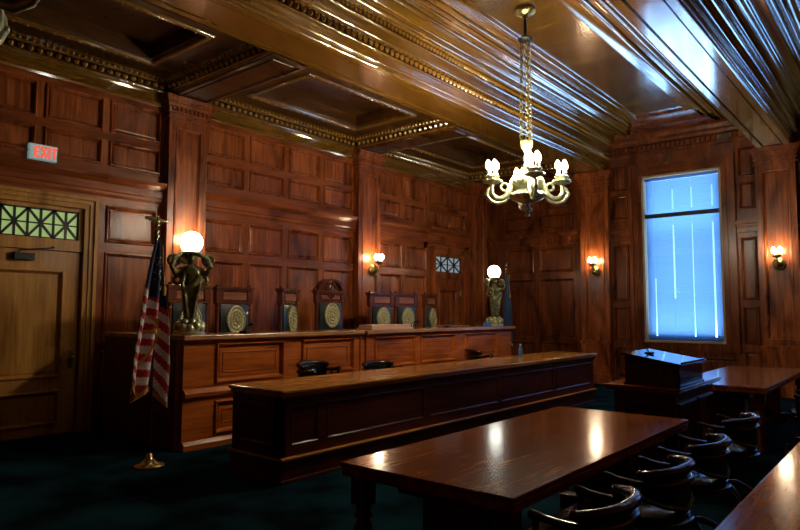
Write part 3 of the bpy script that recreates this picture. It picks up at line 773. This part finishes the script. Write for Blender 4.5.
# ------------------------------------------------------------------ chandeliers
def chandelier(label, loc, lit):
    r = thing('chandelier', label, 'chandelier', loc, math.radians(39.6), 'chandeliers hung from the tall bay')
    ZC = ZP-.001-loc[2]                                          # local height of ceiling
    p = MB(); p.lathe([(.02, ZC-.16), (.035, ZC-.12), (.05, ZC-.09), (.10, ZC-.07), (.135, ZC-.045), (.14, ZC-.02), (.12, ZC-.01), (.12, ZC)], seg=24)
    for k in range(14):
        a = 2*PI*k/14; p.sphere((.125*math.cos(a), .125*math.sin(a), ZC-.04), .020, 6, 4)
    p.build('canopy', M['brass'], r, smooth=True)
    p = MB(); p.tube([(0, 0, ZC-.15), (0, 0, ZC-.42)], .022, 8)
    p.lathe([(.02, ZC-.36), (.04, ZC-.38), (.085, ZC-.41), (.105, ZC-.425), (.09, ZC-.445), (.02, ZC-.45)], seg=18); p.build('stem', M['black'], r, smooth=True)
    zt, zb2 = ZC-.44, 1.02
    for k in range(3):
        a = 2*PI*k/3+.5; p = MB(); n = 27
        for i in range(n):
            t = (i+.5)/n; R = .055+.02*t
            c = Vector((R*math.cos(a), R*math.sin(a), zt+(zb2-zt)*t)); h = (zt-zb2)/n*.66; w = .022
            ax = Vector((math.cos(a), math.sin(a), 0)) if i % 2 else Vector((-math.sin(a), math.cos(a), 0))
            p.tube([c+ax*(w*math.cos(2*PI*q/10))+Vector((0, 0, h*math.sin(2*PI*q/10))) for q in range(10)], .0075, 5, closed=True)
        p.build('chain', M['brass'], r, smooth=True)
    p = MB()
    p.lathe([(.015, 0), (.03, .01), (.035, .035), (.02, .06), (.045, .085), (.05, .12), (.025, .15), (.03, .17), (.10, .20), (.17, .24), (.20, .28), (.19, .31), (.14, .33), (.12, .36),
             (.165, .42), (.18, .47), (.16, .52), (.10, .56), (.06, .60), (.075, .64), (.05, .68), (.035, .74), (.045, .80), (.03, .86), (.07, .93), (.085, .98), (.08, 1.02), (.03, 1.04)], seg=26)
    for k in range(16):
        a = 2*PI*k/16; p.sphere((.185*math.cos(a), .185*math.sin(a), .285), .028, 7, 5); p.sphere((.165*math.cos(a), .165*math.sin(a), .47), .024, 7, 5)
    for k in range(8):
        a = 2*PI*k/8; p.sphere((.05*math.cos(a), .05*math.sin(a), .10), .02, 6, 4)
    for v in p.bm.verts:
        if .15 < v.co.z < .60: v.co.x *= 1.22; v.co.y *= 1.22
    p.build('body', M['gilt'], r, smooth=True)
    for k in range(4):
        a = PI/2*k; p = MB(); ca, sa = math.cos(a), math.sin(a)
        def at(x, y, z): return (x*ca-y*sa, x*sa+y*ca, z)
        p.tube([at(x, 0, z) for x, z in ((.09, .56), (.15, .55), (.19, .48), (.22, .36), (.28, .28), (.35, .24), (.42, .25), (.47, .31), (.47, .40), (.45, .46))], [.03, .036, .04, .042, .042, .04, .038, .034, .03, .028], 10)
        p.tube([at(x, 0, z) for x, z in ((.20, .33), (.29, .21), (.39, .18), (.48, .21), (.535, .29), (.52, .37), (.47, .40))], [.02, .024, .026, .026, .024, .022, .02], 8)
        p.torus(at(.30, 0, .40), .05, .018, 'y' if k % 2 == 0 else 'x', 12, 6)
        p.sphere(at(.535, 0, .31), .032, 8, 6)
        p.lathe([(.02, .42), (.05, .44), (.10, .455), (.125, .475), (.12, .49), (.075, .495), (.085, .52), (.10, .545), (.075, .56), (.03, .57)], at(.46, 0, 0), 18)
        for q in range(8):
            b_ = 2*PI*q/8; c = at(.46+.11*math.cos(b_), .11*math.sin(b_), .478); p.sphere(c, .022, 6, 4)
        arm = p.build('arm', M['gilt'], r, smooth=True)
        for q in range(4):
            b_ = PI/2*q+.4; R = .062 if q < 4 else 0
            c = at(.46+R*math.cos(b_), R*math.sin(b_), 0); p = MB()
            p.lathe([(.018, .54), (.020, .545), (.020, .635), (.016, .64)], c, 10); cd = p.build('candle', M['gilt'], r if False else arm, smooth=True)
        for q in range(4):
            b_ = PI/2*q+.4; c = at(.46+.062*math.cos(b_), .062*math.sin(b_), 0); p = MB()
            p.lathe([(.001, .636), (.026, .652), (.034, .68), (.028, .72), (.010, .752), (.001, .76)], c, 10); p.build('bulb', M['bulb' if lit else 'offbulb'], arm, smooth=True)
    return r
chandelier('lit gilt chandelier with clustered bulbs hanging on chains over the counter', (-3.97, 7.46, 2.86), True)
chandelier('unlit chandelier partly in view at the top left corner', (-4.03, .98, 3.06), False)

# ------------------------------------------------------------------ the long clerks' counter
CX0, CX1, C0, C1, CZ = -5.47, -4.65, 3.92, 11.25, .87
r = thing('clerks_counter', 'long dark panelled counter with polished top before the bench', 'counter', (CX1, C0, 0))
L_ = C1-C0; W_ = CX0-CX1
p = MB(); p.box(W_, .03, -.02, L_+.02, CZ-.035, CZ); p.box(W_+.02, .015, -.005, L_, CZ-.07, CZ-.035); p.build('countertop', M['bartop'], r, bevel=.010)
p = MB()
FC = lambda u, v, d: (d-.035, u-C0, v)
p.box(W_+.06, -.14, .06, L_-.06, .0, CZ-.07)
cp = [(4.06, 4.42), (4.53, 6.15), (6.27, 7.87), (7.99, 9.60), (9.72, 11.10)]
grid(p, FC, C0+.02, C1-.02, .235, CZ-.07, cp, [(.33, .71)], depth=.105, pf=PROF3)
mould(p, FC, C0+.01, C1-.01, [(CZ-.125, 0), (CZ-.12, .012), (CZ-.10, .014), (CZ-.085, .03), (CZ-.07, .034), (CZ-.07, 0)])
FCe = lambda u, v, d: (u-CX1, .02-d, v)
grid(p, FCe, CX0+.03, CX1-.035, .235, CZ-.07, [(CX0+.15, CX1-.16)], [(.33, .71)], depth=.05, pf=PROF3)
p.build('panelled_body', M['bar'], r)
p = MB(); p.box(W_+.02, -.02, .008, L_-.008, .03, .215); p.box(W_+.01, .0, .0, L_, 0, .035); p.build('plinth', M['bar'], r, bevel=.006)
p = MB(); p.box(W_, .012, -.006, L_+.006, .212, .238); p.build('plinth_ledge', M['bartop'], r, bevel=.008)

# water bottle on the counter
r = thing('water_bottle', 'blue water bottle standing on the far part of the long counter', 'bottle', (-5.22, 9.50, CZ))
p = MB(); p.lathe([(.032, 0), (.034, .01), (.034, .12), (.03, .14), (.014, .175), (.013, .19)], seg=14); p.build('body', M['bluebottle'], r, smooth=True)
p = MB(); p.lathe([(.015, .19), (.015, .212)], seg=12); p.build('cap', M['white'], r)

# ------------------------------------------------------------------ round-backed chairs
def barrel_chair(label, group, loc, rz):
    """faces +x; round rail, upholstered back, swivel base"""
    r = thing('captains_chair', label, 'chair', loc, rz, group)
    def U(t):                                                   # t 0..1 round the rail from one arm tip to the other
        if t < .28: q = t/.28; return (.10-.23*q, -.265, 0)
        if t > .72: q = (t-.72)/.28; return (-.13+.23*q, .265, 0)
        a = -PI/2-(t-.28)/.44*PI; return (-.13+.145*math.cos(a), .265*math.sin(a), 0)
    def ht(t): return .715
    ts = [i/40 for i in range(41)]
    p = MB()
    p.tube([(U(t)[0], U(t)[1], .650+.022*(abs(t-.5)*2)**4) for t in ts], [.018 if .06 < t < .94 else .022 for t in ts], 10, flat=1.35)
    p.build('arm_rail', M['chairwood'], r, smooth=True)
    p = MB(); tc_ = [.26+.48*i/30 for i in range(31)]
    p.tube([(U(t)[0], U(t)[1], .720-.02*(abs(t-.5)/.24)**3) for t in tc_], [.020+.008*(1-abs(t-.5)/.24) for t in tc_], 10, flat=1.2)
    for t in (.26, .74): p.sphere((U(t)[0], U(t)[1], .702), .025, 10, 7)
    p.build('crest_rail', M['chairwood'], r, smooth=True)
    p = MB()                                                    # leather back shell
    tb = [t for t in ts if .26 <= t <= .74]; lo_, hi = [], []
    loops = []
    for s_, zf in ((1.0, 0), (1.0, 1), (.86, 1), (.86, 0)):
        loops.append([((U(t)[0]+.13)*s_-.13+(.02 if s_ < 1 else 0), U(t)[1]*s_, (ht(t)-.012) if zf else .47+.10*abs(t-.5)/.24) for t in tb])
    loops.append(loops[0]); p.loft(loops, False); p.build('backrest', M['black_leather'], r, smooth=True)
    p = MB()
    for t in [.27+.46*i/26 for i in range(27)]:
        p.sphere((U(t)[0]*1.02-.0, U(t)[1]*1.02, .49+.10*abs(t-.5)/.24), .009, 6, 4)
    p.tube([(U(t)[0]*1.012, U(t)[1]*1.012, .49+.10*abs(t-.5)/.24) for t in [.27+.46*i/26 for i in range(27)]], .005, 5)
    p.build('nail_trim', M['brass'], r, smooth=True)
    for sy in (-1, 1):
        p = MB(); p.tube([(.06, sy*.235, .44), (.08, sy*.262, .56), (.07, sy*.265, .65)], [.018, .014, .018], 8); p.build('arm_support', M['chairwood'], r, smooth=True)
        p = MB(); p.tube([(-.04, sy*.25, .44), (-.04, sy*.265, .648)], .012, 8); p.build('arm_support', M['chairwood'], r, smooth=True)
    p = MB(); rr = [(-.27, 0)]
    prof = [(.0, .38), (.24, .38), (.275, .40), (.275, .425), (.0, .425)]
    p.lathe([(.10, .385), (.25, .385), (.275, .40), (.275, .43), (.26, .44)], (-.05, 0, 0), seg=24, sx=.9); p.build('seat_frame', M['chairwood'], r, smooth=True)
    p = MB(); p.lathe([(.25, .44), (.255, .465), (.22, .485), (.12, .492), (.001, .494)], (-.05, 0, 0), seg=24, sx=.9); p.build('seat', M['black_leather'], r, smooth=True)
    p = MB(); p.lathe([(.10, .385), (.06, .36), (.035, .33), (.032, .20), (.05, .17), (.055, .12), (.03, .10)], seg=14); p.build('pedestal', M['chairwood'], r, smooth=True)
    for k in range(4):
        a = PI/4+PI/2*k; ca, sa = math.cos(a), math.sin(a)
        p = MB(); p.tube([(R*ca, R*sa, z) for R, z in ((.03, .15), (.12, .155), (.20, .12), (.27, .07))], [.028, .026, .022, .02], 8)
        lg = p.build('leg', M['chairwood'], r, smooth=True)
        p = MB(); p.tube([(.27*ca-.012*sa, .27*sa+.012*ca, .027), (.27*ca+.012*sa, .27*sa-.012*ca, .027)], .027, 12); p.tube([(.27*ca, .27*sa, .04), (.27*ca, .27*sa, .075)], .008, 6)
        p.build('caster', M['brass'], lg, smooth=True)
    return r
G1 = 'round-backed chairs along the foreground table'
bc_ = barrel_chair('round-backed dark chair nearest the camera, cut by the bottom edge', G1, (-1.36, 2.99, 0), PI+.02)
dup(bc_, (-1.36, 3.90, 0), PI-.03, 'second round-backed dark chair from the camera beside the foreground table', G1)
dup(bc_, (-1.355, 4.80, 0), PI+.03, 'third round-backed dark chair, near the far corner of the foreground table', G1)
dup(bc_, (-1.40, 6.05, 0), PI-.06, 'lone round-backed chair beyond the far end of the foreground table', G1)
G2 = 'round-backed chairs at the far right table'
dup(bc_, (-1.10, 8.70, 0), PI+.1, 'nearer round-backed chair at the far right table', G2)
dup(bc_, (-1.10, 9.70, 0), PI-.1, 'farther round-backed chair at the far right table', G2)
G3 = 'clerk chairs between counter and bench'
def hi(loc, rz, label):
    c = dup(bc_, loc, rz, label, G3); c.scale = (1.0, 1.0, 1.30); return c
hi((-6.02, 5.72, 0), .15, 'dark leather clerk chair showing above the near end of the counter')
hi((-6.08, 7.02, 0), -.1, 'clerk chair barely showing above the middle of the counter').scale.z = 1.19
hi((-6.05, 9.62, 0), .9, 'clerk chair with pale sheen above the far part of the counter')

# ------------------------------------------------------------------ tables
def table(label, x0, x1, y0, y1, zt, thick=.075, cat='table', legs=True, group=None):
    cx, cy = (x0+x1)/2, (y0+y1)/2; r = thing('library_table', label, cat, (cx, cy, 0), 0, group)
    w, l = (x1-x0)/2, (y1-y0)/2
    p = MB(); p.box(-w, w, -l, l, zt-.03, zt); p.box(-w+.006, w-.006, -l+.006, l-.006, zt-thick, zt-.03)
    p.build('tabletop', M['table'], r, bevel=.006)
    p = MB(); a = .24
    for sx in (-1, 1): p.box(sx*(w-a)-.012, sx*(w-a)+.012, -l+a, l-a, zt-thick-.10, zt-thick)
    for sy in (-1, 1): p.box(-w+a, w-a, sy*(l-a)-.012, sy*(l-a)+.012, zt-thick-.10, zt-thick)
    p.build('apron', M['tableside'], r)
    for sx in (-1, 1):
        for sy in (-1, 1):
            p = MB(); cx_, cy_ = sx*(w-.09), sy*(l-.10)
            p.box(cx_-.05, cx_+.05, cy_-.05, cy_+.05, zt-thick-.16, zt-thick)
            p.lathe([(.03, 0), (.045, .02), (.045, .06), (.03, .08), (.034, .12), (.05, .30), (.055, .40), (.035, .44), (.055, .46), (.04, .49), (.05, zt-thick-.16)], (cx_, cy_, 0), 14)
            p.build('leg', M['tableside'], r, smooth=True)
    p = MB(); p.box(-.05, .05, -l+.35, l-.35, .12, .18)
    for sy in (-1, 1): p.box(-w+.2, w-.2, sy*(l-.38)-.06, sy*(l-.38)+.06, .0, .12); p.box(-.22, .22, sy*(l-.38)-.05, sy*(l-.38)+.05, .12, zt-thick)
    p.build('trestle', M['tableside'], r, bevel=.008)
    return r
table('polished mahogany counsel table in the foreground with lamp reflections', -2.58, -1.475, 2.60, 5.40, .76)
table('table top cut by the bottom right corner, near the round-backed chairs', -.67, .45, 1.6, 5.7, .76)
table('polished table at the far right, behind the lectern under the window', -2.45, -1.40, 8.22, 11.4, .76)

# lectern stand and lectern
LZ = .90
r = thing('lectern_stand', 'dark pedestal table carrying the slanted lectern', 'table', (-2.135, 7.02, 0))
p = MB(); p.box(-.365, .365, -.79, .79, LZ-.03, LZ); p.box(-.35, .35, -.775, .775, LZ-.055, LZ-.03); p.build('tabletop', M['table'], r, bevel=.008)
p = MB(); p.box(-.27, .27, -.68, .68, 0, LZ-.055)
grid(p, lambda u, v, d: (.29+d, u, v), -.68, .68, .06, LZ-.06, ncols(-.68, .68, 2), [(.14, LZ-.16)], depth=.03)
grid(p, lambda u, v, d: (u, -.70-d, v), -.29, .29, .06, LZ-.06, [(-.2, .2)], [(.14, LZ-.16)], depth=.03)
p.box(-.30, .30, -.72, .72, 0, .07); p.build('cabinet', M['bar'], r)
r = thing('lectern', 'black slanted lectern box standing on the pedestal table by the window', 'lectern', (-2.06, 6.74, LZ))
hL, hR = .285, .20; lx, ly = .26, .40
p = MB(); p.prism([(-lx, 0), (lx, 0), (lx, hR), (-lx, hL)], -ly, ly); p.box(-lx-.012, lx+.012, -ly-.012, ly+.012, 0, .02); p.build('case', M['chairwood'], r, bevel=.004)
sl = (hR-hL)/(2*lx); ex = lx+.03
def top_at(x, h): return hL+sl*(x+lx)+h
p = MB(); p.prism([(-ex, top_at(-ex, .0)), (ex, top_at(ex, .0)), (ex, top_at(ex, .022)), (-ex, top_at(-ex, .022))], -ly-.03, ly+.03)
p.build('desk_board', M['lacquer'], r, bevel=.004)
p = MB(); p.prism([(ex-.02, top_at(ex, .02)), (ex, top_at(ex, .02)), (ex, top_at(ex, .042)), (ex-.02, top_at(ex, .042))], -ly, ly); p.build('ledge', M['chairwood'], r)
p = MB(); p.lathe([(.045, top_at(-.13, .02)), (.05, top_at(-.13, .035)), (.03, top_at(-.13, .04))], (-.13, -.05, 0), 14)
p.tube([(-.13, -.05, top_at(-.13, .03)), (-.16, -.10, .36), (-.12, -.22, .365)], .007, 6); p.build('microphone', M['black'], r, smooth=True)

# ------------------------------------------------------------------ flags
def star(p, c, R, ux, n, mat):
    pts = []
    for k in range(10):
        a = PI/2+k*PI/5; q = R if k % 2 == 0 else R*.4
        pts.append(c+ux*(q*math.cos(a))+Vector((0, 0, q*math.sin(a)))+n*.006)
    p.face(pts, mat)
Ld = Vector((-.37, .93, 0)); Nd = Vector((.93, .37, 0))        # across and towards the room
def flag(label, loc, ztop, zbot, usa):
    r = thing('flag_on_stand', label, 'flag', loc, 0)
    p = MB(); p.lathe([(.15, 0), (.155, .012), (.15, .025), (.08, .05), (.06, .07), (.035, .09), (.03, .13), (.02, .14)], seg=24); p.build('stand_base', M['brightbrass'], r, smooth=True)
    p = MB(); p.lathe([(.014, .10), (.014, ztop)], seg=10); p.build('pole', M['chairwood'], r, smooth=True)
    p = MB(); p.lathe([(.016, ztop), (.03, ztop+.02), (.03, ztop+.035), (.012, ztop+.05), (.03, ztop+.085), (.024, ztop+.105), (.008, ztop+.115)], seg=12)
    if usa:                                                    # eagle with spread wings
        e = ztop+.17
        p.sphere((0, 0, e), .03, 10, 8, sc=(1, 1, 1.6)); p.sphere((Nd.x*.012, Nd.y*.012, e+.062), .017, 8, 6)
        p.tube([Vector((0, 0, ztop+.11)), Vector((0, 0, e-.03))], [.008, .016], 6)
        p.tube([Nd*.012+Vector((0, 0, e+.06)), Nd*.04+Vector((0, 0, e+.052))], [.008, .002], 5)
        for s_ in (-1, 1):
            for k in range(5):
                q = .035+.032*k
                p.tube([Ld*(s_*.015)+Vector((0, 0, e+.03)), Ld*(s_*(q+.01))+Vector((0, 0, e+.055-.006*k)), Ld*(s_*(q+.018))+Vector((0, 0, e-.030+.014*k))], [.016, .015, .004], 5)
    else:
        p.sphere((0, 0, ztop+.17), .03, 8, 6, sc=(1, 1, 2.0)); p.tube([(0, -.03, ztop+.12), (0, .05, ztop+.24)], [.012, .02], 6)
    p.build('finial', M['brightbrass'], r, smooth=True)
    # cloth: gathered folds that widen downwards
    NU, NV = 72, 110
    H = ztop-zbot
    def pos(u, v, lay=0):
        w = .045+.24*min(1, v*1.25)**.85
        a = u*w*.92-.16*v
        amp = .010+.045*min(1, v*2)
        d = amp*math.sin(u*6.5+v*1.2)+.035*math.sin(u*2.6-v*1.6)*min(1, v*2)+.035
        z = ztop-.03-H*v+.06*H*v*v*(math.sin(u*3.6+.3))-.055*H*v*v*u
        return Ld*a+Nd*d+Vector((0, 0, z))
    p = MB(); V = [[p.bm.verts.new(pos(-1+2*i/NU, j/NV)) for i in range(NU+1)] for j in range(NV+1)]
    for j in range(NV):
        for i in range(NU):
            u, v = -1+2*(i+.5)/NU, (j+.5)/NV
            if usa:
                drop = v*H
                canton = drop < .60+.10*u and u > -1.1
                q = (drop-.13*u-.20*max(0, v-.5)*u)/.080
                m_ = 0 if canton else (1 if int(math.floor(q)) % 2 else 2)
            else: m_ = 0
            f = p.bm.faces.new((V[j][i], V[j][i+1], V[j+1][i+1], V[j+1][i])); f.material_index = m_
    if usa:
        for k in range(26):
            u, v = random.uniform(-.1, .92), random.uniform(.10, .36)
            if v*H > .50+.2*u: continue
            c = pos(u, v); star(p, c, .017, Ld, Nd, 2)
    cl = p.build('cloth', [M['blue'], M['red'], M['flagwhite']] if usa else [M['blue2']], r, smooth=True)
    so = cl.modifiers.new('solid', 'SOLIDIFY'); so.thickness = .004
    # fringe along the hem, and the fold turned over in front
    p = MB()
    def strip(pts, w, dirv):
        n = len(pts)
        for k in range(n-1):
            a, b_ = pts[k], pts[k+1]
            p.face([a, b_, b_+dirv*w, a+dirv*w])
            p.face([a+Nd*.008, b_+Nd*.008, b_+Nd*.008+dirv*w, a+Nd*.008+dirv*w])
    strip([pos(-1+2*i/40, 1.0)+Nd*.002 for i in range(41)], .05, Vector((0, 0, -1)))
    p.build('fringe', M['fringe'], cl, smooth=True); p = MB()
    if usa:
        strip([pos(-.25+.9*math.sin(PI*.5*i/24)-.0*i, .60+.055*(i/24)**2)+Nd*.012 for i in range(25)], .05, Vector((-.05, 0, -1)))
        p.build('fringe', M['fringe'], cl, smooth=True); p = MB()
        strip([pos(.62-1.55*i/24, .66+.30*(i/24)**1.3)+Nd*.012 for i in range(25)], .045, Vector((.1, -.3, -.9)))
        p.build('fringe', M['fringe'], cl, smooth=True); p = MB()
        strip([pos(-.1+.65*math.sin(PI*.5*i/16), .50+.012*i)+Nd*.03 for i in range(17)], .04, Vector((-.6, -.4, -.7)))
        p.build('fringe', M['fringe'], cl, smooth=True)
    p = MB(); p.tube([pos(.4, .02)+Nd*.03, pos(.7, .12)+Nd*.04, pos(.8, .30)+Nd*.045], .007, 6); p.lathe([(.008, 0), (.022, -.02), (.02, -.08), (.012, -.10)], tuple(pos(.8, .30)+Nd*.045), 8)
    p.build('tassel', M['fringe'], r, smooth=True)
    return r
flag('US flag with gold fringe and eagle finial on a pole beside the near bench end', (-6.27, 3.52, 0), 2.38, .82, True)
flag('blue flag on a pole in the far corner behind the globe lamp', (-7.36, 12.76, 0), 2.52, 1.05, False)

# ------------------------------------------------------------------ sky outside the windows
w = bpy.data.worlds.new('World'); S.world = w; w.use_nodes = True; nt = w.node_tree
bg = nt.nodes['Background']
tc = nt.nodes.new('ShaderNodeTexCoord'); sp = nt.nodes.new('ShaderNodeSeparateXYZ'); cr = nt.nodes.new('ShaderNodeValToRGB')
nt.links.new(tc.outputs['Generated'], sp.inputs[0]); mr = nt.nodes.new('ShaderNodeMapRange'); mr.inputs[1].default_value = -.3; mr.inputs[2].default_value = .8
nt.links.new(sp.outputs['Z'], mr.inputs[0]); nt.links.new(mr.outputs[0], cr.inputs[0])
e = cr.color_ramp.elements; e[0].position = .20; e[0].color = (2.9, 5.1, 7.9, 1); e[1].position = 1; e[1].color = (.06, .24, .80, 1)
k = e.new(.27); k.color = (.40, .72, 1.1, 1); k = e.new(.5); k.color = (.12, .38, 1.0, 1)
nt.links.new(cr.outputs[0], bg.inputs['Color']); bg.inputs['Strength'].default_value = 2.2

# ------------------------------------------------------------------ camera
cd = bpy.data.cameras.new('Camera'); cam = bpy.data.objects.new('Camera', cd); COL.objects.link(cam)
cd.sensor_width = 36; cd.lens = 633/800*36; cd.clip_start = .02; cd.clip_end = 200
th = math.atan(47.6/633); yaw = math.radians(39.5); roll = math.radians(.13)
Fv = Vector((-math.sin(yaw)*math.cos(th), math.cos(yaw)*math.cos(th), math.sin(th)))
q = Fv.to_track_quat('-Z', 'Y').to_matrix().to_4x4()
cam.matrix_world = Matrix.Translation((0, 0, 1.6)) @ q @ Matrix.Rotation(roll, 4, 'Z')
S.camera = cam
vs = S.view_settings; vs.view_transform = 'Standard'; vs.look = 'None'; vs.exposure = 0; vs.gamma = 1; vs.use_curve_mapping = False
S.cycles.use_denoising = True
S.cycles.caustics_reflective = False; S.cycles.caustics_refractive = False; S.cycles.blur_glossy = .6; S.cycles.sample_clamp_indirect = 4
S.cycles.max_bounces = 8; S.cycles.diffuse_bounces = 3; S.cycles.transparent_max_bounces = 12
